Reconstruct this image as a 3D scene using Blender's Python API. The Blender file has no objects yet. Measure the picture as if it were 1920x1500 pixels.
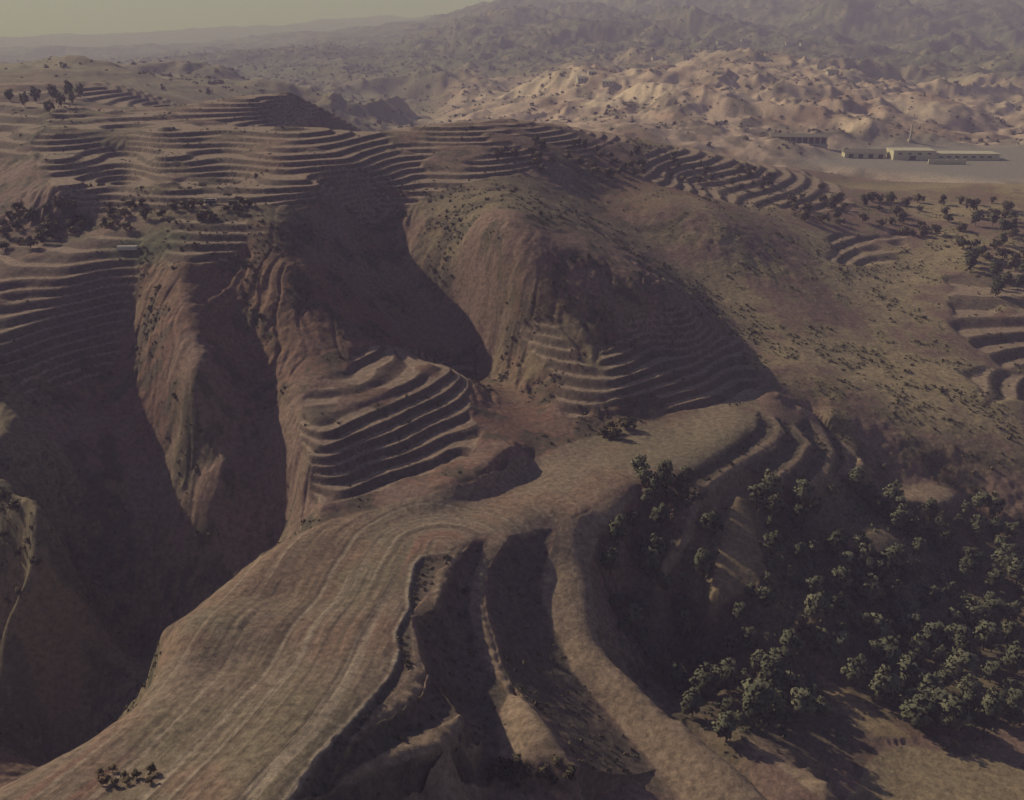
import bpy, math, random
import numpy as np
from mathutils import Vector, Matrix

random.seed(7)
rng = np.random.default_rng(11)
sc = bpy.context.scene
C = sc.collection

# ------------------------------------------------------------------ camera, sky, sun, exposure
S = 1.5                                   # metres per layout unit
CAMZ = 150.0                              # height of the drone
PITCH = math.radians(21.0)
FPX = 1844.0                              # focal length in photo pixels (photo 1920 x 1500)
cam = bpy.data.cameras.new('camera')
cam.sensor_fit = 'HORIZONTAL'
cam.sensor_width = 36.0
cam.lens = 36.0 * FPX / 1920.0
cam.clip_start = 1.0
cam.clip_end = 20000.0
cam_o = bpy.data.objects.new('camera', cam)
C.objects.link(cam_o)
cam_o.location = (0, 0, CAMZ)
cam_o.rotation_euler = (math.radians(90) - PITCH, 0, 0)
sc.camera = cam_o

SUN_AZ = (-0.84, 0.54)                    # ground direction towards the sun (left and ahead)
SUN_EL = math.radians(31.0)
world = bpy.data.worlds.new('World')
sc.world = world
world.use_nodes = True
wn = world.node_tree
bg = wn.nodes['Background']
sky = wn.nodes.new('ShaderNodeTexSky')
sky.sky_type = 'NISHITA'
sky.sun_disc = False
sky.sun_elevation = SUN_EL
sky.sun_rotation = math.atan2(SUN_AZ[0], SUN_AZ[1])
sky.altitude = 900
sky.air_density = 1.0
sky.dust_density = 0.8
sky.ozone_density = 3.0
wn.links.new(sky.outputs[0], bg.inputs[0])
bg.inputs[1].default_value = 0.05

sun = bpy.data.lights.new('sun', 'SUN')
sun.energy = 4.4
sun.angle = math.radians(0.6)
sun.color = (1.0, 0.84, 0.66)
sun_o = bpy.data.objects.new('sun', sun)
C.objects.link(sun_o)
sd = Vector((SUN_AZ[0] * math.cos(SUN_EL), SUN_AZ[1] * math.cos(SUN_EL), math.sin(SUN_EL)))
sun_o.rotation_euler = sd.to_track_quat('Z', 'Y').to_euler()

sc.view_settings.view_transform = 'Standard'
sc.view_settings.look = 'None'
sc.view_settings.exposure = -0.15
sc.view_settings.gamma = 1.0
sc.view_settings.use_curve_mapping = False
sc.cycles.use_denoising = True
sc.cycles.max_bounces = 4
sc.cycles.volume_bounces = 0

# ------------------------------------------------------------------ small helpers
CP, SP = math.cos(PITCH), math.sin(PITCH)

def ray(u, v):
    """direction of a photo pixel, scaled so that forward (y) = 1"""
    a = (750.0 - v) / FPX
    dy = CP + a * SP
    dz = -SP + a * CP
    return ((u - 960.0) / FPX / dy, dz / dy)

def pz(u, v, z):
    """point on a pixel's ray at layout height z (0 = camera)"""
    rx, rz = ray(u, v)
    y = z / rz
    return (rx * y * S, y * S, z * S + CAMZ)

def py(u, v, y):
    rx, rz = ray(u, v)
    return (rx * y * S, y * S, rz * y * S + CAMZ)

def hash2(ix, iy, seed):
    h = (ix.astype(np.int64) * 374761393 + iy.astype(np.int64) * 668265263 + seed * 982451653) & 0x7fffffff
    h = ((h ^ (h >> 13)) * 1274126177) & 0x7fffffff
    return ((h ^ (h >> 16)) & 0xffff) / 65535.0

def vnoise(x, y, seed=0):
    ix = np.floor(x); iy = np.floor(y)
    fx = x - ix; fy = y - iy
    fx = fx * fx * fx * (fx * (fx * 6 - 15) + 10); fy = fy * fy * fy * (fy * (fy * 6 - 15) + 10)
    ix = ix.astype(np.int64); iy = iy.astype(np.int64)
    a = hash2(ix, iy, seed); b = hash2(ix + 1, iy, seed)
    c = hash2(ix, iy + 1, seed); d = hash2(ix + 1, iy + 1, seed)
    return (a + (b - a) * fx) * (1 - fy) + (c + (d - c) * fx) * fy

def fbm(x, y, seed=0, octv=4, gain=0.5):
    t = 0; amp = 1; tot = 0
    for i in range(octv):
        ca, sa = math.cos(0.7 * i), math.sin(0.7 * i)
        t = t + amp * (vnoise((x * ca - y * sa), (x * sa + y * ca), seed + i * 17) - 0.5)
        tot += amp
        amp *= gain; x = x * 2.03 + 5.2; y = y * 2.03 + 1.7
    return t / tot * 2

def sstep(a, b, x):
    t = np.clip((x - a) / (b - a), 0, 1)
    return t * t * (3 - 2 * t)

def poly_sd(x, y, poly):
    """signed distance to a polygon, positive inside"""
    inside = np.zeros(x.shape, bool)
    d2 = np.full(x.shape, 1e18)
    n = len(poly)
    for i in range(n):
        x0, y0 = poly[i][0], poly[i][1]
        x1, y1 = poly[(i + 1) % n][0], poly[(i + 1) % n][1]
        ex, ey = x1 - x0, y1 - y0
        L = ex * ex + ey * ey + 1e-9
        t = np.clip(((x - x0) * ex + (y - y0) * ey) / L, 0, 1)
        dx = x - x0 - t * ex; dy = y - y0 - t * ey
        d2 = np.minimum(d2, dx * dx + dy * dy)
        c = ((y0 > y) != (y1 > y))
        if abs(ey) > 1e-9:
            inside ^= c & (x < (y - y0) / ey * ex + x0)
    d = np.sqrt(d2)
    return np.where(inside, d, -d)

def line_d(x, y, pts):
    d2 = np.full(x.shape, 1e18)
    for i in range(len(pts) - 1):
        x0, y0 = pts[i][0], pts[i][1]; x1, y1 = pts[i + 1][0], pts[i + 1][1]
        ex, ey = x1 - x0, y1 - y0
        L = ex * ex + ey * ey + 1e-9
        t = np.clip(((x - x0) * ex + (y - y0) * ey) / L, 0, 1)
        d2 = np.minimum(d2, (x - x0 - t * ex) ** 2 + (y - y0 - t * ey) ** 2)
    return np.sqrt(d2)

def dense(pts, step=3.0):
    """resample a 3-D polyline every `step` metres"""
    out = []
    for a, b in zip(pts[:-1], pts[1:]):
        a = np.array(a); b = np.array(b)
        n = max(1, int(np.linalg.norm((b - a)[:2]) / step))
        for i in range(n):
            out.append(tuple(a + (b - a) * i / n))
    out.append(tuple(pts[-1]))
    return out

# ------------------------------------------------------------------ the lie of the land: survey points
CTRL = []          # x, y, z, softness
def add(p, c): CTRL.append((p[0], p[1], p[2], c))
def addl(pts, c=0.7, step=3.0):
    for p in dense(pts, step): add(p, c)

def Zs(lst): return [pz(u, v, z) for (u, v, z) in lst]

# --- the field on the foreground ridge
FIELD_L = Zs([(-150, 1545, -54.5), (0, 1478, -55.5), (150, 1398, -56), (250, 1330, -56.6), (290, 1270, -57), (300, 1225, -57.3),
              (298, 1195, -57.6), (345, 1158, -58), (400, 1112, -58.4), (480, 1050, -59), (560, 1000, -59.5), (640, 966, -59.8)])
LIP = Zs([(455, 1600, -51.8), (540, 1500, -52.6), (600, 1416, -53.6), (660, 1352, -54.6), (704, 1304, -55.3), (736, 1264, -55.9), (748, 1220, -56.5),
          (742, 1188, -57), (768, 1140, -57.8), (766, 1108, -58.2), (776, 1060, -59), (792, 1044, -59.3), (840, 1036, -59.8)])
addl(FIELD_L); addl(LIP, 0.5, 2.0)
for u, v, z in [(250, 1430, -54.5), (420, 1400, -54), (430, 1250, -56), (560, 1250, -55.6), (520, 1120, -57.8), (650, 1130, -57.7),
                (640, 1040, -59), (760, 1000, -59.9), (880, 985, -60.3), (980, 970, -60.5), (1080, 930, -60.7), (1000, 930, -60.6), (1100, 860, -60.6), (1200, 850, -60.6),
                (1300, 820, -60.4), (1200, 820, -60.2), (1050, 880, -60.7), (200, 1520, -53.5), (380, 1520, -52.5)]:
    add(pz(u, v, z), 2.0)
# low step across the saddle and the tongue above the hollow
STEP_U = Zs([(720, 974, -59.8), (772, 962, -59.8), (800, 953, -59.7), (860, 925, -59.5), (905, 900, -59.3), (935, 874, -59.1), (978, 843, -58.8)])
STEP_D = Zs([(724, 982, -59.9), (776, 971, -60.0), (806, 962, -60.0), (868, 936, -60.1), (925, 908, -60.4), (962, 882, -60.6), (1008, 850, -60.7)])
addl(STEP_U, 0.4, 2); addl(STEP_D, 0.4, 2)
addl(Zs([(700, 950, -59.5), (780, 925, -59.0), (850, 900, -58.4)]), 1.0)
# drop into the dark gully on the far side of the field
for i, p in enumerate(dense(FIELD_L[:-2], 8)):
    for d, dz in ((5, -7), (12, -16), (20, -24)):
        add((p[0] - 0.66 * d, p[1] + 0.75 * d, max(p[2] + dz, 26)), 2.0)

# --- treads stepping down from the lip to the dirt road  (left edge, right edge)
TREADS = {}
def tread(name, pts, c=0.5, step=2.0):
    P = Zs(pts)
    TREADS[name] = P
    addl(P + [P[0]], c, step)

tread('A1', [(884, 1010, -60.0), (860, 1024, -59.9), (840, 1058, -59.8), (818, 1072, -59.6), (808, 1108, -59.2), (818, 1146, -58.9), (829, 1108, -59.4), (842, 1076, -59.9), (866, 1036, -60.1), (884, 1018, -60.1)])
tread('A2', [(770, 1150, -58.0), (774, 1196, -57.5), (777, 1236, -56.9), (768, 1262, -56.5), (748, 1290, -56.2), (706, 1330, -55.6), (655, 1386, -54.8),
             (668, 1384, -54.95), (716, 1350, -55.8), (766, 1318, -56.4), (794, 1290, -56.8), (801, 1264, -57.1), (790, 1238, -57.2), (782, 1198, -57.6)])
addl(Zs([(676, 1398, -55.5), (722, 1370, -56.5), (772, 1338, -57.6), (808, 1306, -58.4), (816, 1272, -58.8)]), 0.5, 2)
tread('C', [(915, 1004, -60.5), (898, 1056, -61.5), (888, 1088, -62), (882, 1116, -62.4), (880, 1148, -62.8), (892, 1188, -63.1), (904, 1232, -63.4), (920, 1256, -63.6),
            (940, 1280, -63.8), (952, 1304, -63.9), (942, 1332, -64), (940, 1380, -64), (940, 1426, -64), (1010, 1432, -64), (1078, 1436, -64.1),
            (1044, 1380, -64.1), (1016, 1344, -64.1), (984, 1308, -64), (960, 1284, -63.9), (940, 1248, -63.6), (928, 1204, -63.3), (912, 1156, -62.9), (906, 1108, -62.5), (912, 1068, -62), (932, 1036, -61.4), (958, 1006, -60.7)])
ROAD_L = [(1092, 962, -60.9), (1044, 984, -61.6), (1036, 1024, -62.6), (1024, 1060, -64), (1012, 1092, -65.1), (1016, 1124, -65.9), (1032, 1164, -67.1), (1056, 1216, -68.4), (1076, 1260, -69),
          (1100, 1292, -69.9), (1136, 1332, -70.8), (1180, 1384, -71.5), (1224, 1432, -71.9), (1256, 1476, -72.2), (1330, 1560, -72.6)]
ROAD_R = [(1200, 912, -61.0), (1176, 948, -62), (1152, 988, -62.9), (1120, 1014, -63.9), (1106, 1060, -65.2), (1112, 1124, -66.5), (1124, 1204, -68.6), (1152, 1244, -69.1), (1200, 1288, -69.6),
          (1248, 1336, -70.7), (1280, 1356, -71.2), (1340, 1410, -71.9), (1400, 1460, -72.3), (1440, 1500, -72.6), (1500, 1560, -73)]
tread('road', ROAD_L + ROAD_R[::-1])
tread('E', [(866, 1340, -58.9), (840, 1353, -58.5), (792, 1378, -57.7), (732, 1406, -56.7), (680, 1434, -55.7), (612, 1484, -54.4), (672, 1460, -55.8), (720, 1440, -56.8), (780, 1420, -57.7), (840, 1404, -58.6), (863, 1386, -59.0)])
tread('E2', [(903, 1372, -62), (894, 1396, -61.8), (870, 1418, -61.4), (884, 1418, -61.6), (902, 1404, -62)])
tread('F', [(700, 1540, -58.5), (760, 1494, -60), (840, 1473, -62.6), (920, 1474, -65.2), (1000, 1492, -66), (1060, 1510, -66.4), (1100, 1580, -66.4), (760, 1590, -58.5)])
# --- treads at the end of the field, curling down to the right
FIELD_R = Zs([(1380, 764, -60.0), (1420, 782, -60.3), (1418, 800, -60.4), (1380, 832, -60.6), (1320, 872, -60.8), (1262, 900, -60.9), (1200, 912, -61.0)])
addl(FIELD_R, 0.5, 2.0)
tread('G', [(1400, 757, -60.4), (1425, 770, -60.7), (1454, 798, -61.4), (1449, 818, -61.5), (1404, 846, -61.6), (1370, 872, -61.7), (1328, 904, -61.8), (1296, 950, -62.8), (1282, 1000, -64.8), (1244, 1056, -67.6), (1228, 1108, -69.6),
            (1246, 1100, -69.8), (1264, 1062, -68.0), (1298, 1010, -65.4), (1312, 955, -63.3), (1344, 906, -62.2), (1390, 874, -62.1), (1424, 852, -62), (1458, 834, -62), (1470, 808, -61.8), (1452, 780, -61.1), (1416, 760, -60.6)])
tread('mid', [(1484, 800, -62.4), (1512, 830, -63.4), (1490, 862, -63.6), (1458, 888, -63.9), (1466, 894, -64.0), (1500, 866, -63.8), (1522, 832, -63.6), (1492, 798, -62.6)])
tread('H', [(1490, 768, -61.8), (1514, 780, -62.8), (1536, 816, -64.4), (1552, 848, -65.3), (1540, 880, -65.6), (1516, 908, -65.9), (1500, 930, -66.3), (1526, 920, -66.5), (1554, 886, -65.9), (1568, 848, -65.7), (1550, 810, -64.7), (1524, 774, -63), (1500, 763, -62)])
tread('I', [(1560, 812, -65.4), (1578, 838, -66.6), (1584, 866, -67.5), (1566, 894, -68), (1624, 872, -68), (1604, 846, -67)])
def brink(pts, dx, dy, dz, c=0.4, step=2.0):
    addl([(p[0] + dx * S, p[1] + dy * S, p[2] + dz * S) for p in dense(Zs(pts), 1.5)], c, step)
brink([(818, 1146, -58.9), (829, 1108, -59.4), (842, 1076, -59.9), (866, 1036, -60.1)], 0.7, -0.1, -1.1)
brink([(1085, 1445, -64.3), (1076, 1432, -64.1), (1044, 1380, -64.1), (1016, 1344, -64.1), (984, 1308, -64), (960, 1284, -63.9)], 1.3, -0.3, -3.5)
brink([(960, 1284, -63.9), (940, 1248, -63.6), (928, 1204, -63.3), (912, 1156, -62.9)], 1.2, -0.2, -2.8)
brink([(912, 1156, -62.9), (906, 1108, -62.5), (912, 1068, -62)], 1.1, -0.2, -2.2)
brink(ROAD_R[4:], 1.2, -0.2, -2.3)
brink(ROAD_R[2:5], 0.9, -0.2, -1.2)
brink([(1416, 802, -60.4), (1380, 833, -60.6), (1320, 873, -60.8), (1262, 901, -60.9)], 0.35, -0.45, -0.55)
brink([(1470, 808, -61.8), (1458, 834, -62), (1424, 852, -62), (1390, 874, -62.1), (1344, 906, -62.2), (1312, 955, -63.3), (1298, 1010, -65.4)], 0.6, -0.6, -1.5)
brink([(1550, 810, -64.7), (1568, 848, -65.7), (1554, 886, -65.9), (1526, 920, -66.5)], 0.7, -0.4, -1.2)
brink([(863, 1386, -59.0), (840, 1404, -58.6), (780, 1420, -57.7), (720, 1440, -56.8), (672, 1460, -55.8)], 0.35, -0.6, -1.2)
# --- clearings in the wooded hollow
tread('J', [(1388, 932, -63.8), (1368, 952, -64.3), (1356, 1000, -65.8), (1342, 1050, -67.2), (1338, 1090, -68.4), (1330, 1130, -69.8), (1408, 1110, -69.8), (1437, 1072, -68.8), (1430, 1030, -67.7), (1420, 1000, -66.6), (1404, 950, -64.8)])
tread('K', [(1648, 922, -71.8), (1690, 912, -71.6), (1740, 906, -71.5), (1780, 916, -71.9), (1794, 932, -72.4), (1760, 946, -72.6), (1700, 942, -72.4), (1656, 940, -72.2)])
tread('L', [(1560, 1012, -70.4), (1596, 1012, -71), (1620, 998, -71), (1654, 990, -71.6), (1686, 1014, -72.8), (1664, 1044, -73.2), (1610, 1030, -71.8)])
tread('M', [(1470, 1182, -72.6), (1500, 1162, -72.6), (1540, 1138, -72.6), (1542, 1160, -73), (1504, 1190, -73.2)])
tread('N', [(1522, 1246, -77.2), (1540, 1284, -77.6), (1580, 1332, -78), (1644, 1380, -78.4), (1712, 1384, -78.6), (1660, 1346, -78.2), (1604, 1304, -77.8), (1560, 1276, -77.5)])
tread('O', [(1380, 1370, -74), (1412, 1406, -74.2), (1476, 1450, -74.5), (1540, 1500, -74.8), (1580, 1500, -75), (1560, 1472, -74.9), (1492, 1438, -74.6), (1440, 1406, -74.3)])
tread('P', [(1560, 1520, -79), (1612, 1466, -79), (1624, 1436, -79), (1644, 1410, -79), (1692, 1397, -79), (1760, 1408, -79.1), (1876, 1428, -79.3), (2000, 1470, -79.4), (2000, 1600, -79), (1600, 1600, -78.6)])
# slopes round the hollow
for u, v, z in [(1180, 1150, -73), (1230, 1200, -75), (1330, 1200, -75.6), (1400, 1200, -74), (1450, 1320, -77), (1530, 1390, -78.2), (1350, 1290, -77), (1300, 1350, -74.6), (1400, 1350, -76),
                (1620, 1150, -76.5), (1750, 1200, -79.5), (1750, 1100, -78.5), (1880, 1100, -79), (1900, 1250, -79.2), (1750, 1310, -79), (1860, 1370, -79), (1480, 1000, -69.6), (1500, 1080, -70.6), (1850, 1000, -76.8),
                (1480, 950, -69.2), (1600, 940, -71.2), (1720, 970, -74.2), (1640, 900, -71.2), (1840, 965, -75), (1240, 950, -63.3), (1190, 1040, -68.4), (1470, 1500, -75), (1560, 1570, -77), (2050, 1200, -80), (2050, 1040, -78), (1120, 1500, -69), (1170, 1460, -70.6), (1050, 1470, -65.4)]:
    add(pz(u, v, z), 3.0)
# --- foot of the hill on the right with the dark cut below it
FOOT = Zs([(1475, 752, -60.8), (1560, 786, -63.2), (1640, 812, -65.6), (1720, 835, -67.4), (1800, 862, -69), (1880, 893, -70.8), (1960, 925, -72.6), (2080, 970, -75)])
addl(FOOT, 0.8, 3)
CUT = [(1600, 868, -68.6), (1680, 885, -70.2), (1760, 905, -71.6), (1840, 930, -73), (1920, 960, -74.4), (2040, 1005, -76.6)]
addl(Zs(CUT), 1.0, 3)

# --- the big hill with its spurs
def prof(u, y):
    sh = np.interp(u, [590, 1050, 1130, 1430], [0, 20, 28, 42])
    t = (y - 116 - sh) / (99 - 0.4 * sh)
    return np.interp(t, [-0.2, 0, 0.24, 0.65, 1, 1.5], [-67, -60.5, -49.8, -33.5, -23.5, -20])
def onhill(u, v, h):
    rx, rz = ray(u, v)
    lo, hi = 90.0, 330.0
    for _ in range(50):
        m = 0.5 * (lo + hi)
        if rz * m > prof(u, m) + h: lo = m
        else: hi = m
    return py(u, v, lo)
def hill(lst, c=6.0, step=7.0):
    addl([onhill(*q) for q in lst], c + 1.5, step)

def expl(lst, c, step=7.0): addl([py(*q) for q in lst], c, step)
expl([(590, 950, 117), (562, 885, 123), (546, 780, 133), (545, 690, 146), (560, 600, 156), (545, 500, 166), (510, 420, 178)], 3.0)       # crest of the terraced spur
addl(Zs([(600, 942, -59), (700, 914, -59), (800, 884, -59), (866, 856, -59)]), 1.5, 6)
addl(Zs([(590, 880, -56.8), (680, 860, -56.8), (752, 838, -56.9), (820, 806, -57)]), 2.0, 6)
addl(Zs([(600, 762, -52.6), (640, 752, -52.5), (700, 738, -52.5), (772, 714, -52.7), (840, 686, -53.2)]), 2.5, 6)
expl([(690, 680, 150), (665, 620, 158), (635, 540, 171), (590, 460, 182)], 4.0)
add(onhill(1035, 846, -0.3), 2.5)
expl([(1000, 770, 150), (930, 660, 172), (855, 580, 184), (795, 530, 190), (680, 410, 206)], 3.0)                   # gully right of it
expl([(1120, 803, 144.5), (1075, 740, 151), (980, 630, 167), (870, 510, 185), (780, 420, 203)], 5.0)                # sunlit flank beyond
expl([(1290, 598, 171), (1190, 545, 172), (1080, 470, 178), (1000, 400, 191), (950, 362, 205)], 4.0)                 # crest of the second spur
addl(Zs([(1205, 788, -60), (1280, 766, -60), (1360, 748, -60.1), (1425, 730, -60.4)]), 1.5, 6)
addl(Zs([(1150, 730, -56.2), (1220, 708, -56.2), (1300, 684, -56.2), (1350, 660, -56.5)]), 2.0, 6)
addl(Zs([(1150, 665, -53), (1220, 636, -52.8), (1285, 612, -51.4)]), 2.5, 6)
expl([(1450, 735, 159), (1405, 650, 177), (1335, 560, 196), (1235, 455, 218), (1100, 370, 236)], 1.5)                # gully under the right hill
# left bowl
hill([(420, 878, -5), (335, 800, -5.5), (262, 690, -5), (235, 570, -4)], 2.0)
hill([(420, 850, -4.6), (390, 800, -2.8), (350, 720, 0.8), (338, 600, 2.6), (325, 500, 2.2)], 3.0, 5.0)
hill([(535, 990, -10), (512, 930, -8.5), (492, 870, -7), (475, 800, -6), (460, 720, -4.6), (448, 620, -3.2), (430, 520, -1.5)], 2.0)
for u, v, y in [(300, 1000, 126), (200, 1200, 113), (100, 1350, 101), (120, 1050, 121), (0, 1300, 100), (150, 950, 127)]:
    add(py(u, v, y), 4.0)
hill([(-60, 540, 3), (40, 540, 2), (130, 520, 1.5)], 4.0)
expl([(-20, 640, 142), (20, 740, 135), (20, 840, 125)], 6.0)
expl([(150, 640, 151), (160, 740, 144), (150, 830, 135)], 4.0)
for u, v, y in [(-130, 980, 124), (-250, 800, 146), (-220, 1200, 110), (-90, 1120, 111)]:
    add(py(u, v, y), 5.0)
expl([(10, 900, 117), (25, 940, 113), (50, 1000, 108), (66, 1070, 105), (40, 1130, 103), (-10, 1180, 102)], 5.0, 4.0)
expl([(-60, 1330, 96), (60, 1240, 107)], 5.0)
# upper part of the hill and its crest
for u, v, y in [(545, 174, 300), (580, 191, 303), (620, 210, 307), (660, 231, 312), (690, 247, 318)]: add(py(u, v, y), 1.5)
for u in (575, 610, 650, 690):
    for y, z in ((272, -30.5), (290, -32)): add((ray(u, 300)[0] * y * S, y * S, z * S + CAMZ), 3.0)
for u, h in ((60, 1.0), (115, 3.2), (165, 0), (222, -3.4), (250, -3.0), (300, 2.2), (345, 1.2), (410, -2.0), (440, -1.6), (520, 1.5), (600, 0.5)):
    for v, y in ((345, 201), (290, 219), (240, 240)): add(py(u, v, y - h / 0.39), 3.0)
for u, v, y in [(0, 400, 190), (150, 420, 186), (300, 400, 184), (420, 385, 186), (0, 250, 245), (0, 320, 212),
                (780, 330, 226), (900, 300, 236), (760, 270, 246), (700, 248, 250), (800, 235, 258), (880, 228, 263), (960, 222, 268), (1050, 232, 284), (1130, 248, 298), (1200, 262, 308), (1300, 278, 316), (1450, 310, 322), (1560, 342, 322),
                (1050, 300, 248), (1150, 320, 252), (1300, 340, 274), (1250, 390, 230), (660, 310, 216), (680, 270, 236),
                (110, 200, 266), (215, 205, 282), (180, 156, 325), (230, 160, 330), (330, 205, 305), (500, 195, 285), (400, 212, 272),
                (0, 150, 335), (100, 150, 350), (0, 112, 420), (150, 113, 430), (60, 180, 290), (290, 200, 322)]:
    add(py(u, v, y), 5.0)
# right hill
for u, v, y in [(1500, 600, 193), (1600, 600, 200), (1800, 600, 205), (1930, 600, 206), (1420, 500, 214), (1500, 450, 238), (1700, 450, 256), (1900, 450, 252), (1550, 370, 286), (1750, 370, 298), (1950, 350, 304), (1600, 690, 176), (1750, 700, 178), (1900, 760, 169), (1700, 520, 232),
                (1350, 420, 226), (1520, 700, 168), (2100, 500, 240), (2100, 800, 178), (2200, 400, 300), (1800, 345, 314), (1650, 350, 318), (1400, 380, 260), (1850, 520, 230)]:
    add(py(u, v, y), 6.0)
# hidden fall behind the crests
for x, y, z in [(-30, 300, -40), (0, 330, -48), (30, 345, -50), (60, 360, -52), (100, 365, -56), (150, 370, -57), (-60, 350, -42), (-100, 420, -35), (-180, 480, -30), (40, 400, -54), (0, 400, -52), (-60, 460, -46)]:
    add((x * S, y * S, z * S + CAMZ), 8.0)
# far valley and mountains
for u, v, y in [(420, 122, 600), (300, 118, 620), (540, 165, 520), (620, 205, 560), (700, 215, 640), (700, 190, 720), (800, 170, 760), (780, 195, 680), (600, 160, 800),
                (900, 205, 560), (970, 205, 540), (1000, 180, 580), (1045, 148, 640), (1150, 150, 640), (1100, 210, 500), (1200, 240, 430), (1250, 200, 520), (1240, 165, 620), (1320, 140, 640), (1380, 170, 600), (1300, 245, 440),
                (1450, 210, 520), (1550, 250, 480), (1450, 150, 650), (1600, 190, 600), (1640, 230, 520), (1700, 190, 620), (1750, 287, 440), (1620, 290, 420), (1900, 310, 400), (1900, 230, 560), (1800, 200, 650), (1920, 160, 800), (1500, 320, 350),
                (1400, 110, 800), (1600, 120, 860), (1200, 120, 820), (1000, 130, 820), (850, 130, 920), (1750, 100, 980), (1100, 95, 980),
                (500, 100, 1500), (300, 96, 1900), (100, 88, 2300), (650, 90, 1250), (800, 70, 1350), (950, 50, 1500), (1100, 25, 1600), (1300, 25, 1500), (1500, 10, 1500), (1700, 20, 1400), (1900, 30, 1300),
                (1300, 70, 1150), (1600, 60, 1150), (1850, 80, 1080), (1100, 65, 1200), (1300, -40, 1900), (1600, -60, 1900), (1900, -60, 1800), (2200, -20, 1500), (2200, 100, 900), (2200, 250, 500)]:
    add(py(u, v, y), 15.0)
for x, y, z in [(-2600, 1500, -70), (-2200, 2400, -70), (-1000, 2600, -80), (0, 2700, 20), (1000, 2700, 120), (2000, 2000, 80), (2600, 800, 40), (2600, -800, -40), (0, -2700, -60), (-2600, -800, -60), (-1000, 900, -60), (-700, 500, -50), (-400, 250, -45), (1000, 300, -60), (500, 100, -75),
                (-150, 40, -60), (-60, 10, -54), (-40, 40, -52), (-20, 0, -53), (0, 30, -64), (40, 0, -72), (90, 20, -80), (120, 60, -80), (200, -200, -75), (-200, -200, -65), (-100, 70, -75), (-150, 120, -60), (-230, 180, -45), (160, 120, -78), (260, 200, -62)]:
    add((x * S, y * S, z * S + CAMZ), 10.0)

CT = np.array(CTRL, dtype=np.float64)
# drop survey points that fall within half a metre of one another
keep = []
for i in range(len(CT)):
    if keep:
        d = (CT[keep, 0] - CT[i, 0]) ** 2 + (CT[keep, 1] - CT[i, 1]) ** 2
        if d.min() < 0.35: continue
    keep.append(i)
CT = CT[keep]
nC = len(CT)
K = 1000.0
def phi(px, pyy):
    dx = px[:, None] - CT[None, :, 0].astype(px.dtype)
    dy = pyy[:, None] - CT[None, :, 1].astype(px.dtype)
    return np.sqrt(dx * dx + dy * dy + (CT[None, :, 3] ** 2).astype(px.dtype))
A = np.zeros((nC + 3, nC + 3))
A[:nC, :nC] = phi(CT[:, 0], CT[:, 1]) - np.eye(nC) * 0.15
A[:nC, nC] = 1; A[:nC, nC + 1] = CT[:, 0] / K; A[:nC, nC + 2] = CT[:, 1] / K
A[nC, :nC] = 1; A[nC + 1, :nC] = CT[:, 0] / K; A[nC + 2, :nC] = CT[:, 1] / K
W = np.linalg.solve(A, np.concatenate([CT[:, 2], np.zeros(3)]))
print('survey points', nC, 'max |w|', np.abs(W[:nC]).max())

def base_h(x, y):
    x = np.asarray(x, dtype=np.float32).ravel(); y = np.asarray(y, dtype=np.float32).ravel()
    out = np.empty(x.shape, np.float64)
    w = W[:nC].astype(np.float32)
    for s in range(0, len(x), 16384):
        xs = x[s:s + 16384]; ys = y[s:s + 16384]
        out[s:s + 16384] = phi(xs, ys) @ w
    return out + W[nC] + W[nC + 1] * x / K + W[nC + 2] * y / K

# ------------------------------------------------------------------ fine sheet of ground in front of the drone
NA = 760
TH = np.radians(np.linspace(-37, 37, NA))
RR = np.concatenate([np.exp(np.linspace(math.log(62), math.log(520), 1080, endpoint=False)),
                     np.exp(np.linspace(math.log(520), math.log(6200), 260))])
NR = len(RR)
TT, RG = np.meshgrid(TH, RR)
X = (RG * np.sin(TT)); Y = (RG * np.cos(TT))
BASE = base_h(X, Y).reshape(NR, NA)

def lookup(grid, x, y):
    x = np.atleast_1d(np.asarray(x, float)); y = np.atleast_1d(np.asarray(y, float))
    r = np.hypot(x, y); t = np.arctan2(x, y)
    fi = np.interp(r, RR, np.arange(NR)); fj = (t - TH[0]) / (TH[-1] - TH[0]) * (NA - 1)
    fj = np.clip(fj, 0, NA - 1.001); fi = np.clip(fi, 0, NR - 1.001)
    i = fi.astype(int); j = fj.astype(int); a = fi - i; b = fj - j
    return (grid[i, j] * (1 - a) * (1 - b) + grid[i + 1, j] * a * (1 - b) + grid[i, j + 1] * (1 - a) * b + grid[i + 1, j + 1] * a * b)

YS = np.exp(np.linspace(math.log(62), math.log(5500), 2600))
def ground(u, v, grid=None):
    """where a pixel's ray first meets the ground"""
    g = BASE if grid is None else grid
    rx, rz = ray(u, v)
    h = lookup(g, rx * YS, YS)
    below = (CAMZ + rz * YS) < h
    k = int(np.argmax(below)) if below.any() else len(YS) - 1
    return (float(rx * YS[k]), float(YS[k]), float(h[k]))
def gpoly(pts): return [ground(u, v) for u, v in pts]

H = BASE.copy()
near = RG < 560
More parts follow.
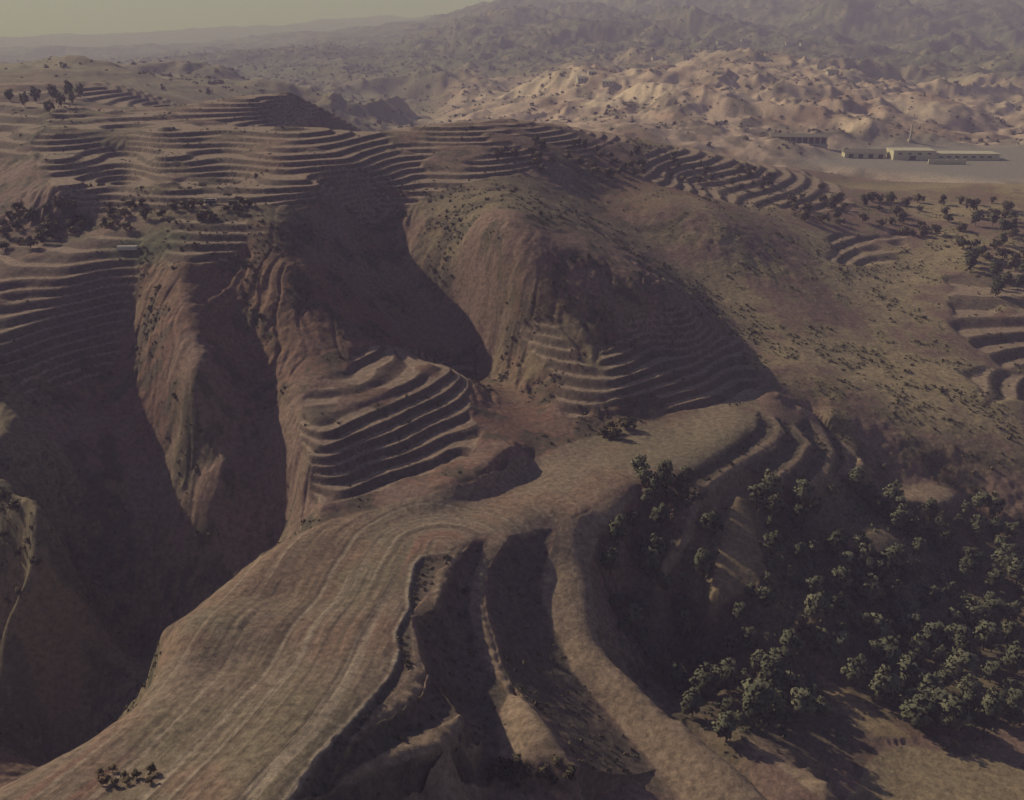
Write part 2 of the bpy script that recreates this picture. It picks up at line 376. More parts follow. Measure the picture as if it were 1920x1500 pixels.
# --- natural unevenness: rills down the slopes, lumps, worn edges
gy, gx = np.gradient(BASE)
dr = np.gradient(RR)[:, None]; dth = (TH[1] - TH[0]) * RG
slope = np.hypot(gy / dr, gx / dth)
steep = sstep(0.25, 0.7, slope)
FARK = sstep(520, 900, RG)
calm = np.maximum(sstep(-6, 2, poly_sd(X, Y, [q[:2] for q in Zs([(455, 1600, -52), (600, 1416, -53.6), (740, 1230, -56.5), (770, 1060, -59), (900, 960, -60), (1200, 880, -61), (1130, 1050, -66), (1130, 1200, -69), (1440, 1500, -71), (1440, 1650, -71)])])),
                  sstep(-4, 2, poly_sd(X, Y, [q[:2] for q in Zs([(1380, 750, -60), (1600, 790, -64), (1640, 880, -68.5), (1500, 940, -67), (1250, 960, -64), (1260, 890, -61)])])))
rough = near * (1 - 0.8 * calm)
H += rough * (fbm(X / 14, Y / 14, 3, 4) * 0.7 * (0.25 + steep) + fbm(X / 2.8, Y / 2.8, 5, 3) * 0.46 * (0.3 + steep))
rill = np.abs(fbm(X / 4.6 + fbm(X / 20, Y / 20, 9, 2) * 1.5, Y / 26.0, 21, 3))
H -= rough * steep * (1 - sstep(0.0, 0.30, rill)) * 0.85 * sstep(-0.4, 0.2, fbm(X / 40, Y / 40, 22, 2))

# smoother blends for the treads cut by hand: keep them as they were surveyed
flat = np.zeros_like(H)
WP = {k: [(p[0], p[1]) for p in v] for k, v in TREADS.items()}
FIELD = FIELD_L + gpoly([(700, 955), (800, 925), (880, 905)]) + STEP_U[-2:] + Zs([(1035, 846, -60.6), (1080, 822, -60.4), (1130, 808, -60.2), (1205, 790, -60.1), (1280, 768, -60.1), (1360, 758, -60.1)]) + FIELD_R + \
        Zs([(1150, 925, -60.9), (1092, 962, -60.9), (1020, 985, -60.8), (958, 1004, -60.7), (915, 1002, -60.4), (884, 1008, -60.0), (850, 1028, -59.9)]) + LIP[::-1]
WP['field'] = [(p[0], p[1]) for p in FIELD]
SD = {}
for k, P in WP.items():
    P = np.array(P); b = near & (X > P[:, 0].min() - 4) & (X < P[:, 0].max() + 4) & (Y > P[:, 1].min() - 4) & (Y < P[:, 1].max() + 4)
    sdv = np.full(H.shape, -99.0)
    wob = fbm(X[b] / 3.0, Y[b] / 3.0, 41, 2) * 0.35
    sdv[b] = poly_sd(X[b], Y[b], P) + wob
    SD[k] = sdv
    flat = np.maximum(flat, sstep(-0.3, 0.5, sdv))
H = H * (1 - flat) + (BASE + near * (fbm(X / 9, Y / 9, 13, 3) * 0.12 + fbm(X / 1.3, Y / 1.3, 15, 2) * 0.05)) * flat
# earth banks between neighbouring treads: a steep cut face that eases out at its foot
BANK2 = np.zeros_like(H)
def bank(upper, lower, power=2.6):
    global H
    U = Zs(upper); L_ = Zs(lower)
    P = np.array([q[:2] for q in U] + [q[:2] for q in L_[::-1]])
    b = near & (X > P[:, 0].min() - .5) & (X < P[:, 0].max() + .5) & (Y > P[:, 1].min() - .5) & (Y < P[:, 1].max() + .5)
    xb, yb = X[b], Y[b]
    ins = poly_sd(xb, yb, P) > -0.15
    def near_line(pts):
        bd = np.full(xb.shape, 1e18); bz = np.zeros(xb.shape)
        for p, q in zip(pts[:-1], pts[1:]):
            ex, ey = q[0] - p[0], q[1] - p[1]
            k_ = np.clip(((xb - p[0]) * ex + (yb - p[1]) * ey) / (ex * ex + ey * ey + 1e-9), 0, 1)
            d_ = (xb - p[0] - k_ * ex) ** 2 + (yb - p[1] - k_ * ey) ** 2; c_ = d_ < bd
            bd = np.where(c_, d_, bd); bz = np.where(c_, p[2] + k_ * (q[2] - p[2]), bz)
        return np.sqrt(bd), bz
    du, zu = near_line(U); dl_, zl = near_line(L_)
    zl = np.minimum(zl, zu)
    t = np.clip((du + fbm(xb / 2.2, yb / 2.2, 77, 2) * 0.25) / (du + dl_ + 1e-6), 0, 1)
    z = zu + (zl - zu) * (1 - (1 - t) ** power) + fbm(xb / 1.8, yb / 1.8, 78, 2) * 0.14 * np.minimum(1, np.minimum(du, dl_))
    w = ins * (1 - sstep(-0.15, 0.25, np.max([SD[k][b] for k in SD], axis=0)))
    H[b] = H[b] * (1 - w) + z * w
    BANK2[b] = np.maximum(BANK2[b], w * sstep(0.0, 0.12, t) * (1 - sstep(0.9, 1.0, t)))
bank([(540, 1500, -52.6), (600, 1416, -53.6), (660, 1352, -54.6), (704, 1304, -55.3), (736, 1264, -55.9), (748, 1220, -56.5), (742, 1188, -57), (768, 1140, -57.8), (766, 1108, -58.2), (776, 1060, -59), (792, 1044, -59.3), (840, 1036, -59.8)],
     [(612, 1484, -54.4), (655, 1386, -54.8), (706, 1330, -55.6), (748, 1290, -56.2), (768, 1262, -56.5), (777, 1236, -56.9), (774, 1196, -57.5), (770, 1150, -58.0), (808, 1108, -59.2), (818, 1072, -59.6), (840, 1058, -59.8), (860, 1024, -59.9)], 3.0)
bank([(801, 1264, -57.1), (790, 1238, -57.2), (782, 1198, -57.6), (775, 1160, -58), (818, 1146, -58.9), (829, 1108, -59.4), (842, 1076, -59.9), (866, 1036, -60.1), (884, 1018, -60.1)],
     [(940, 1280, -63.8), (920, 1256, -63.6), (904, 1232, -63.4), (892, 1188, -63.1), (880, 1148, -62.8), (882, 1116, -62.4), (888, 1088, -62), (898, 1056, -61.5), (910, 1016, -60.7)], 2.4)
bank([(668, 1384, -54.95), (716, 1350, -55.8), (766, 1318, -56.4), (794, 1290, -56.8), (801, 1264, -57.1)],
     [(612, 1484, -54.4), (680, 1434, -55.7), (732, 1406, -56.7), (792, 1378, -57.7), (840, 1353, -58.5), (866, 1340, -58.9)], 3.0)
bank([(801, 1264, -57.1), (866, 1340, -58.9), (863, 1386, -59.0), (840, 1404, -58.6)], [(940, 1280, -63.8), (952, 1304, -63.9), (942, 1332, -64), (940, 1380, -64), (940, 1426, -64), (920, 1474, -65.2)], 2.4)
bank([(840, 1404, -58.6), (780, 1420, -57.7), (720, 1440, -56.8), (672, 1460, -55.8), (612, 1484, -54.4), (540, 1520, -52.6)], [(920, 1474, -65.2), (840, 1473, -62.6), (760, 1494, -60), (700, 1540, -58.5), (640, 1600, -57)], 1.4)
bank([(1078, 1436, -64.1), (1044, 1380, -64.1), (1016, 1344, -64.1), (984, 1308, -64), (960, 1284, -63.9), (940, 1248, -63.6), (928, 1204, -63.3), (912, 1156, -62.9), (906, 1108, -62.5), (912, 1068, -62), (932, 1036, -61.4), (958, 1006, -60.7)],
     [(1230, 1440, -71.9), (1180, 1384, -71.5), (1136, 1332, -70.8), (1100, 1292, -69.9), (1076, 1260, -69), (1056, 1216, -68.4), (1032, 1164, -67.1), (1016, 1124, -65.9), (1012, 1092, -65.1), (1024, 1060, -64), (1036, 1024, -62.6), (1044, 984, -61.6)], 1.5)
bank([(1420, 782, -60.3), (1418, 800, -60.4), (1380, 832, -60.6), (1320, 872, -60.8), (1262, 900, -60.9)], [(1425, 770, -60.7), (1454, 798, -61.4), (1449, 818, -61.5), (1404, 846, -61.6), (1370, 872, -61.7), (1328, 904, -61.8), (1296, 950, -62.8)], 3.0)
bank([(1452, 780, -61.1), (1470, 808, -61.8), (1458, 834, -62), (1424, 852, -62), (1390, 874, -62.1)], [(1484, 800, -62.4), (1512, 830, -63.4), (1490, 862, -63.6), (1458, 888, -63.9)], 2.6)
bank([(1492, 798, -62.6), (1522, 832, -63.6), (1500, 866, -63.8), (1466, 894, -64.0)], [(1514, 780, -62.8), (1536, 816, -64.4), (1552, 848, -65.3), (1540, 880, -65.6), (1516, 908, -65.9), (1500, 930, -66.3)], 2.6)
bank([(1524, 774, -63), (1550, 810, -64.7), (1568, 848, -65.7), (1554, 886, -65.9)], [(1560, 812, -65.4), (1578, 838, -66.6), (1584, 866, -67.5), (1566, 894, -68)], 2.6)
# furrows and low lynchets along the big field
dl = line_d(X, Y, [(p[0], p[1]) for p in LIP])
dls = line_d(X, Y, [(p[0], p[1]) for p in Zs([(455, 1600, -51.8), (640, 1380, -54.3), (735, 1200, -57), (830, 1020, -59.8)])])
infield = sstep(0.0, 2.0, SD['field']) * (1 - sstep(112 * S, 124 * S, Y))
fw = dls + fbm(X / 40, Y / 40, 51, 2) * 1.6
saw = np.mod(fw / 6.3 + 0.35 * np.sin(fw / 9.0), 1.0)
brkf = sstep(0.0, 0.35, fbm(X / 26, Y / 26, 53, 3) + 0.1)
H += infield * np.where(saw < 0.8, 1 - saw / 0.8, (saw - 0.8) / 0.2) * 0.20 * brkf
H += infield * 0.10 * fbm(fw / 0.9, Y / 14, 55, 3)
# earth bund along the lip
bund = np.exp(-((dl - 0.1) / 0.38) ** 2) * near * sstep(-0.35, 0.15, fbm(X / 5, Y / 5, 57, 3) + 0.25)
H += bund * 0.22
# --- contour terraces cut into the hill faces
HILL_T = [  # pixels round the terraced face, step in metres, share of tread, feather
    ([(560, 720), (640, 690), (780, 650), (890, 670), (900, 850), (800, 893), (690, 928), (600, 958), (575, 900), (556, 800)], 1.45, 0.58, 3.0, 61),
    ([(1080, 735), (1130, 650), (1180, 590), (1290, 575), (1390, 640), (1440, 735), (1300, 775), (1180, 800), (1110, 790)], 1.6, 0.58, 3.0, 62),
    ([(930, 590), (1010, 590), (1100, 640), (1150, 720), (1110, 790), (1060, 790), (990, 690)], 2.1, 0.45, 5.0, 63),
    ([(100, 190), (240, 150), (330, 195), (560, 200), (700, 246), (900, 225), (1180, 265), (1100, 310), (860, 350), (600, 365), (470, 395), (300, 395), (110, 390), (60, 300)], 1.45, 0.72, 4.0, 64),
    ([(1770, 520), (1960, 480), (1980, 690), (1880, 700), (1760, 600)], 2.6, 0.55, 5.0, 65),
    ([(1540, 430), (1700, 430), (1700, 490), (1560, 490)], 1.8, 0.5, 5.0, 66),
    ([(1180, 300), (1350, 285), (1580, 350), (1600, 400), (1400, 385), (1230, 350)], 1.8, 0.5, 6.0, 67),
    ([(-60, 500), (120, 440), (290, 425), (300, 500), (235, 620), (200, 720), (60, 760), (-60, 720)], 1.7, 0.40, 8.0, 68),
    ([(300, 400), (470, 395), (520, 440), (430, 500), (300, 520)], 1.8, 0.5, 5.0, 69),
    ([(1780, 690), (1960, 690), (1980, 760), (1850, 760)], 2.2, 0.5, 5.0, 70),
    ([(-80, 170), (80, 150), (120, 190), (60, 290), (-80, 330)], 2.2, 0.55, 8.0, 71),
]
LEVEL = np.full(H.shape, -1, int)          # which contour terrace a spot belongs to
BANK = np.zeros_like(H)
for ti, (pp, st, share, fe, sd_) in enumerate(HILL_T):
    P = np.array(gpoly(pp))[:, :2]
    b = near & (X > P[:, 0].min() - 10) & (X < P[:, 0].max() + 10) & (Y > P[:, 1].min() - 10) & (Y < P[:, 1].max() + 10)
    xb, yb, hb = X[b], Y[b], H[b]
    q = poly_sd(xb, yb, P) + fbm(xb / 12, yb / 12, sd_, 3) * fe
    w = sstep(0, fe * 0.6, q)
    brk = sstep(-0.45, -0.1, fbm(xb / 20, yb / 14, 333, 3)) if ti == 3 else sstep(-0.75, -0.35, fbm(xb / 16, yb / 16, sd_ + 5, 2))
    w = w * brk * (1 - flat[b])
    smooth_h = BASE[b] + fbm(xb / 30, yb / 30, sd_ + 9, 2) * 0.7 + fbm(xb / 6, yb / 6, sd_ + 3, 2) * 0.10
    k = np.floor(smooth_h / st); f = smooth_h / st - k
    tr = f / share * 0.10
    ri = 0.10 + 0.90 * sstep(0, 1, (f - share) / (1 - share))
    newh = st * (k + np.where(f < share, tr, ri)) + fbm(xb / 1.6, yb / 1.6, sd_ + 4, 2) * 0.08
    lipb = np.exp(-((f - 0.04) / 0.05) ** 2) * 0.12
    H[b] = hb * (1 - w) + (newh + lipb) * w
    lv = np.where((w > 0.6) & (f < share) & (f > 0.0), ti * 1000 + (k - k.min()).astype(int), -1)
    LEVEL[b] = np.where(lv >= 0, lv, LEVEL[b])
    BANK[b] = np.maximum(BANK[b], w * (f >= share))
# --- far country: ravines, mounds and scrub-covered mountain sides
fr = FARK
wx_ = X + 60 * fbm(X / 140, Y / 140, 82, 3); wy_ = Y + 60 * fbm(X / 140, Y / 140, 85, 3)
rv = 1 - np.abs(fbm(wx_ / 190 + wy_ / 400, wy_ / 230, 81, 5)) * 2.2
H += fr * ((np.clip(rv, 0, 1) ** 1.6 - 0.45) * 19 + fbm(X / 70, Y / 70, 83, 4) * 7) * sstep(500, 800, RG) * (0.3 + 0.7 * sstep(-350, -60, X))
rg2 = np.clip(1 - np.abs(fbm(wx_ / 60 - wy_ / 150, wy_ / 95, 87, 4)) * 2.4, 0, 1)
H += sstep(560, 760, RG) * (1 - sstep(1500, 2000, RG)) * (rg2 ** 1.5 * 4.5 - 1.8)
big = sstep(1250, 1900, RG)
H += big * (np.abs(fbm(X / 420, Y / 420, 91, 5)) * 120 - 34) * (0.35 + 0.65 * sstep(-400, 500, X))
H += sstep(480, 700, RG) * (fbm(X / 9, Y / 9, 86, 3) * 1.2 + fbm(X / 26, Y / 26, 89, 3) * 3.0)
# the works yard is level
yard = np.array(gpoly([(1560, 300), (1680, 268), (1990, 275), (1990, 335), (1850, 335), (1700, 320)]))
yz = float(np.median(yard[:, 2])) - 1.0
wy = sstep(-40, 4, poly_sd(X, Y, yard[:, :2]))
H = H * (1 - wy) + yz * wy

# ------------------------------------------------------------------ land cover (colours of soil, grass, litter; painted shade on banks and risers)
def mixc(c, col, w): return c * (1 - w[..., None]) + np.array(col) * w[..., None]
n1 = fbm(X / 30, Y / 30, 101, 4); n2 = fbm(X / 6, Y / 6, 102, 4); n3 = fbm(X / 1.7, Y / 1.7, 103, 3); n4 = fbm(X / 60, Y / 60, 104, 3)
soil = np.array((0.215, 0.140, 0.108)); grass = np.array((0.19, 0.148, 0.092)); red = np.array((0.20, 0.105, 0.075)); litter = np.array((0.085, 0.075, 0.055)); pale = np.array((0.36, 0.27, 0.19))
COL = np.zeros(H.shape + (3,)) + soil
COL = mixc(COL, grass, sstep(-0.25, 0.25, n1 + 0.5 * n2))
COL = mixc(COL, red, 0.7 * sstep(0.05, 0.45, n4 + 0.4 * n2))
COL = mixc(COL, litter, 0.75 * sstep(0.05, 0.40, n2 + 0.5 * n3) * (1 - flat))
# right hill: straw and olive
rh = sstep(25 * S, 55 * S, X) * sstep(150 * S, 165 * S, Y) * (1 - sstep(300 * S, 340 * S, Y))
COL = mixc(COL, (0.38, 0.285, 0.165), 0.85 * rh * sstep(-0.4, 0.3, n1 + n2 * 0.6))
COL = mixc(COL, (0.22, 0.18, 0.095), 0.6 * rh * sstep(0.05, 0.35, n2 + 0.5 * n3))
# fields and treads
ff = sstep(-0.4, 0.4, SD['field'])
fcol = np.zeros_like(COL) + np.array((0.225, 0.165, 0.118))
fcol = mixc(fcol, (0.19, 0.155, 0.10), 0.7 * sstep(-0.1, 0.35, n1 + 0.4 * n2))
fcol = mixc(fcol, (0.235, 0.148, 0.104), 0.7 * sstep(0.0, 0.4, fbm(X / 18, Y / 18, 111, 3) + 0.3 * n2))
fcol = mixc(fcol, (0.30, 0.235, 0.165), 0.5 * infield * brkf * sstep(0.84, 0.97, saw) * (1 - sstep(0.97, 1.0, saw)))
fcol = mixc(fcol, (0.115, 0.085, 0.062), 0.7 * infield * sstep(0.1, 0.5, fbm(fw / 1.1, Y / 60, 112, 3)))
fcol = mixc(fcol, (0.24, 0.13, 0.095), 0.75 * infield * sstep(0.1, 0.45, fbm(fw / 3.2, Y / 70, 114, 3)))
fcol = mixc(fcol, (0.33, 0.26, 0.19), 0.7 * infield * sstep(0.28, 0.5, fbm(fw / 0.8, Y / 90, 115, 3)))
COL = mixc(COL, fcol, ff)
for k in SD:
    if k == 'field': continue
    w = sstep(-0.3, 0.3, SD[k])
    c = np.array((0.265, 0.190, 0.130)) * (1 + 0.12 * n2[..., None] + 0.12 * n3[..., None])
    if k in 'LMNJ': c = np.array((0.24, 0.175, 0.105)) * (1 + 0.2 * n2[..., None])
    if k == 'P': c = np.array((0.245, 0.185, 0.115)) * (1 + 0.06 * n2[..., None])
    COL = COL * (1 - w[..., None]) + c * w[..., None]
COL = mixc(COL, (0.35, 0.28, 0.21), 0.9 * bund)
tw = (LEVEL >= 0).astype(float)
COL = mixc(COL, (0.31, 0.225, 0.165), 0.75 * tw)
COL = mixc(COL, (0.11, 0.082, 0.068), 0.7 * BANK)  # hill terrace risers darkened: their shade is put into the colour
COL = mixc(COL, (0.105, 0.085, 0.066), BANK2 * (0.7 + 0.3 * sstep(-0.2, 0.3, n2)))  # earth banks: shade painted into the colour, together with dark scrub cover
# wooded hollow: leaf litter
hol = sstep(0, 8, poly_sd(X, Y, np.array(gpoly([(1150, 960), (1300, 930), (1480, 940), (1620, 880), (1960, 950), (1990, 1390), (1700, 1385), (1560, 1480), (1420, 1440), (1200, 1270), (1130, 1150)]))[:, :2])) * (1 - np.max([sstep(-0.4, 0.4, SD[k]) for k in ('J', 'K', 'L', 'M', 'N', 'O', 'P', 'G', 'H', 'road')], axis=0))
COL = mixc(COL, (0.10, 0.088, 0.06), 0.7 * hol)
COL = mixc(COL, (0.20, 0.155, 0.095), 0.7 * hol * sstep(0.05, 0.4, fbm(X / 10, Y / 10, 120, 3)))
# far country
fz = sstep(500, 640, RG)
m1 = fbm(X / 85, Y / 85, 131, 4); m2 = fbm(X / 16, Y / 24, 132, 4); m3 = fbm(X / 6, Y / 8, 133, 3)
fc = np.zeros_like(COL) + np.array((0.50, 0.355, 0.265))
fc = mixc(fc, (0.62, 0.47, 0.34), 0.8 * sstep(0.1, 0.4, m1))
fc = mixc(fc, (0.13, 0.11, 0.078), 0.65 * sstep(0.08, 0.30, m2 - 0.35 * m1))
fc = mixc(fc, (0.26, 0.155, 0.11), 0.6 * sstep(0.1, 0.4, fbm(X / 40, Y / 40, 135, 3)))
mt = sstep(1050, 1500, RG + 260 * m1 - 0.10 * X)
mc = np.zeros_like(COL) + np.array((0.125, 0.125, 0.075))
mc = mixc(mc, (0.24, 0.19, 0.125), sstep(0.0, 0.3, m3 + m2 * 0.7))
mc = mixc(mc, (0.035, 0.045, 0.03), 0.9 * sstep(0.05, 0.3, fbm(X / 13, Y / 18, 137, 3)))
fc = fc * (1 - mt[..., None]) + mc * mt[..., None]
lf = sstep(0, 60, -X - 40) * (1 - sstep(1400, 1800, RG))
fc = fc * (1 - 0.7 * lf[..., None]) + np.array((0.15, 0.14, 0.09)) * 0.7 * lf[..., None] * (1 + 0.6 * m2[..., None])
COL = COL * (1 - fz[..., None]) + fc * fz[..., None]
COL = mixc(COL, (0.27, 0.235, 0.20), wy * (RG > 520))
gp = np.array(ground(280, 462)); COL = mixc(COL, (0.10, 0.12, 0.07), 0.55 * (1 - sstep(4, 9, np.hypot((X - gp[0]) * 0.6, Y - gp[1]))))   # a small green plot
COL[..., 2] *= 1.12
COL = np.clip(COL * (1 + 0.10 * n3[..., None] * (1 - fz[..., None])), 0.01, 0.8)

# ------------------------------------------------------------------ materials
def mat(name, build):
    m = bpy.data.materials.new(name); m.use_nodes = True
    nt = m.node_tree; bs = nt.nodes['Principled BSDF']
    bs.inputs['Roughness'].default_value = 0.95
    bs.inputs['Specular IOR Level'].default_value = 0.15
    build(nt, bs)
    return m
def N(nt, t, **kw):
    n = nt.nodes.new(t)
    for k, v in kw.items(): setattr(n, k, v)
    return n
def noise(nt, scale, detail=4, rough=0.6, co=None):
    t = N(nt, 'ShaderNodeTexNoise')
    t.inputs['Scale'].default_value = scale; t.inputs['Detail'].default_value = detail; t.inputs['Roughness'].default_value = rough
    if co is not None: nt.links.new(co, t.inputs['Vector'])
    return t
def mat_ground(nt, bs):
    at = N(nt, 'ShaderNodeAttribute', attribute_name='cover')
    co = N(nt, 'ShaderNodeNewGeometry').outputs['Position']
    a = noise(nt, 0.9, 6, 0.7, co); b = noise(nt, 4.0, 4, 0.7, co)
    ma = N(nt, 'ShaderNodeMapRange'); ma.inputs[1].default_value = 0.3; ma.inputs[2].default_value = 0.7; ma.inputs[3].default_value = 0.5; ma.inputs[4].default_value = 1.42
    nt.links.new(a.outputs['Fac'], ma.inputs[0])
    mb = N(nt, 'ShaderNodeMapRange'); mb.inputs[1].default_value = 0.25; mb.inputs[2].default_value = 0.75; mb.inputs[3].default_value = 0.75; mb.inputs[4].default_value = 1.25
    nt.links.new(b.outputs['Fac'], mb.inputs[0])
    mu = N(nt, 'ShaderNodeMath', operation='MULTIPLY'); nt.links.new(ma.outputs[0], mu.inputs[0]); nt.links.new(mb.outputs[0], mu.inputs[1])
    vm = N(nt, 'ShaderNodeVectorMath', operation='SCALE'); nt.links.new(at.outputs['Color'], vm.inputs[0]); nt.links.new(mu.outputs[0], vm.inputs['Scale'])
    nt.links.new(vm.outputs[0], bs.inputs['Base Color'])
    bp = N(nt, 'ShaderNodeBump'); bp.inputs['Strength'].default_value = 0.7; bp.inputs['Distance'].default_value = 0.35
    nt.links.new(a.outputs['Fac'], bp.inputs['Height']); nt.links.new(bp.outputs[0], bs.inputs['Normal'])
GROUND = mat('ground_cover', mat_ground)
def leafmat(name, c1, c2):
    def f(nt, bs):
        co = N(nt, 'ShaderNodeNewGeometry').outputs['Position']
        a = noise(nt, 1.1, 3, 0.6, co)
        oi = N(nt, 'ShaderNodeObjectInfo')
        ad = N(nt, 'ShaderNodeMath', operation='ADD'); nt.links.new(a.outputs['Fac'], ad.inputs[0])
        mr = N(nt, 'ShaderNodeMapRange'); mr.inputs[3].default_value = -0.22; mr.inputs[4].default_value = 0.22; nt.links.new(oi.outputs['Random'], mr.inputs[0]); nt.links.new(mr.outputs[0], ad.inputs[1])
        r = N(nt, 'ShaderNodeValToRGB'); r.color_ramp.elements[0].position = 0.3; r.color_ramp.elements[1].position = 0.7
        r.color_ramp.elements[0].color = (*c1, 1); r.color_ramp.elements[1].color = (*c2, 1)
        nt.links.new(ad.outputs[0], r.inputs[0]); nt.links.new(r.outputs[0], bs.inputs['Base Color'])
    return mat(name, f)
LEAF = leafmat('grey_green_leaves', (0.085, 0.09, 0.065), (0.18, 0.175, 0.125))
DRY = leafmat('dry_scrub_leaves', (0.07, 0.06, 0.04), (0.17, 0.13, 0.08))
DARKLEAF = leafmat('dark_scrub_leaves', (0.05, 0.048, 0.035), (0.15, 0.12, 0.08))
BARK = leafmat('bark', (0.06, 0.045, 0.035), (0.11, 0.085, 0.065))
def plain(name, c, amp=0.25, scale=0.6):
    def f(nt, bs):
        co = N(nt, 'ShaderNodeNewGeometry').outputs['Position']
        a = noise(nt, scale, 5, 0.65, co)
        r = N(nt, 'ShaderNodeValToRGB'); r.color_ramp.elements[0].position = 0.3; r.color_ramp.elements[1].position = 0.7
        r.color_ramp.elements[0].color = (*[q * (1 - amp) for q in c], 1); r.color_ramp.elements[1].color = (*[min(q * (1 + amp), 1) for q in c], 1)
        nt.links.new(a.outputs['Fac'], r.inputs[0]); nt.links.new(r.outputs[0], bs.inputs['Base Color'])
    return mat(name, f)
CREAM = plain('cream_render', (0.56, 0.50, 0.37), 0.2)
WHITE = plain('white_wash', (0.50, 0.45, 0.40), 0.2)
TILE = plain('grey_roof_tile', (0.20, 0.17, 0.15), 0.25)
REDTILE = plain('red_roof_tile', (0.32, 0.14, 0.10), 0.25)
PALEROOF = plain('pale_roof', (0.52, 0.46, 0.38), 0.2)
DARKGLASS = plain('dark_opening', (0.04, 0.04, 0.045), 0.2)
CONC = plain('weathered_concrete', (0.40, 0.36, 0.32), 0.2)

# ------------------------------------------------------------------ build the ground objects
def sheet(name, co, normals, faces, cols, parent=None, kind='structure'):
    used, inv = np.unique(faces.ravel(), return_inverse=True)
    me = bpy.data.meshes.new(name)
    me.vertices.add(len(used)); me.vertices.foreach_set('co', co[used].astype(np.float32).ravel())
    me.loops.add(faces.size); me.loops.foreach_set('vertex_index', inv.astype(np.int32).ravel())
    me.polygons.add(len(faces)); me.polygons.foreach_set('loop_start', np.arange(0, faces.size, 4, dtype=np.int32))
    me.update(calc_edges=True)
    at = me.attributes.new('cover', 'FLOAT_COLOR', 'POINT')
    c4 = np.concatenate([cols[used], np.ones((len(used), 1))], 1).astype(np.float32)
    at.data.foreach_set('color', c4.ravel())
    me.polygons.foreach_set('use_smooth', np.ones(len(faces), bool))
    if normals is not None: me.normals_split_custom_set_from_vertices(normals[used].astype(np.float32))
    me.materials.append(GROUND)
    o = bpy.data.objects.new(name, me); C.objects.link(o)
    if kind: o['kind'] = kind
    if parent is not None: o.parent = parent
    return o
CO = np.stack([X.ravel(), Y.ravel(), H.ravel()], 1)
gi, gj = np.gradient(np.stack([X, Y, H], -1), axis=(0, 1))
NRM = np.cross(gj, gi); NRM /= np.linalg.norm(NRM, axis=-1, keepdims=True)
NRM = NRM.reshape(-1, 3)
CF = COL.reshape(-1, 3)
idx = np.arange(NA * NR).reshape(NR, NA)
FACES = np.stack([idx[:-1, :-1], idx[:-1, 1:], idx[1:, 1:], idx[1:, :-1]], -1).reshape(-1, 4)
def fcell(g): return 0.25 * (g[:-1, :-1] + g[:-1, 1:] + g[1:, 1:] + g[1:, :-1]).ravel()
lab = np.zeros(len(FACES), int)
order = ['field', 'road', 'A1', 'A2', 'C', 'E', 'E2', 'F', 'G', 'mid', 'H', 'I', 'J', 'K', 'L', 'M', 'N', 'O', 'P']
for i, k in enumerate(order):
    s_ = fcell(SD[k])
    if k != 'field': lab[s_ > 0] = i + 1
    else: lab[(s_ > 0)] = 1
lv = LEVEL[:-1, :-1].ravel()
lab[(lab == 0) & (lv >= 0)] = 1000 + lv[(lab == 0) & (lv >= 0)]
far_lab = fcell(RG) > 560
lab[(lab == 0) & far_lab] = 99
uniq, cnt = np.unique(lab, return_counts=True)
small = [u_ for u_, c_ in zip(uniq, cnt) if u_ >= 1000 and c_ < 260]
lab[np.isin(lab, small)] = 0
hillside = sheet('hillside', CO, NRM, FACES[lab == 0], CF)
sheet('valley', CO, NRM, FACES[lab == 99], CF)
sheet('field', CO, NRM, FACES[lab == 1], CF)
sheet('dirt_road', CO, NRM, FACES[lab == 2], CF)
for i in range(3, len(order) + 1):
    if (lab == i).any(): sheet('terrace' if order[i - 1] not in 'JKLM' else 'clearing', CO, NRM, FACES[lab == i], CF)
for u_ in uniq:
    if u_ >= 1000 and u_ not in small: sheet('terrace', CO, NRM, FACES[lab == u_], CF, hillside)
# the rest of the country, round behind the drone
NB = 120; t2 = np.radians(np.linspace(37, 323, NB)); r2 = np.exp(np.linspace(math.log(62), math.log(6200), 70))
r2 = np.concatenate([[2.0, 30.0], r2])
T2, R2 = np.meshgrid(t2, r2); X2 = R2 * np.sin(T2); Y2 = R2 * np.cos(T2); H2 = base_h(X2, Y2).reshape(X2.shape) + sstep(560, 900, R2) * fbm(X2 / 200, Y2 / 200, 83, 4) * 25
id2 = np.arange(X2.size).reshape(X2.shape)
F2 = np.stack([id2[:-1, :-1], id2[:-1, 1:], id2[1:, 1:], id2[1:, :-1]], -1).reshape(-1, 4)
c2 = np.zeros((X2.size, 3)) + np.array((0.19, 0.15, 0.095))
sheet('ground', np.stack([X2.ravel(), Y2.ravel(), H2.ravel()], 1), None, F2, c2)
X3, Y3 = np.meshgrid(np.linspace(-40, 40, 12), np.linspace(2, 64, 12)); 
t3 = np.radians(np.linspace(-37, 37, 24)); r3 = np.array([2.0, 30.0, 62.0]); T3, R3 = np.meshgrid(t3, r3)
X3 = R3 * np.sin(T3); Y3 = R3 * np.cos(T3); H3 = base_h(X3, Y3).reshape(X3.shape)
id3 = np.arange(X3.size).reshape(X3.shape)
F3 = np.stack([id3[:-1, :-1], id3[:-1, 1:], id3[1:, 1:], id3[1:, :-1]], -1).reshape(-1, 4)
sheet('ground', np.stack([X3.ravel(), Y3.ravel(), H3.ravel()], 1), None, F3, np.zeros((X3.size, 3)) + np.array((0.19, 0.15, 0.095)))
HF = H
def gnd(u, v): return ground(u, v, HF)
def zat(x, y): return float(lookup(HF, x, y)[0])
print('faces', len(FACES), 'objects', len(bpy.data.objects))

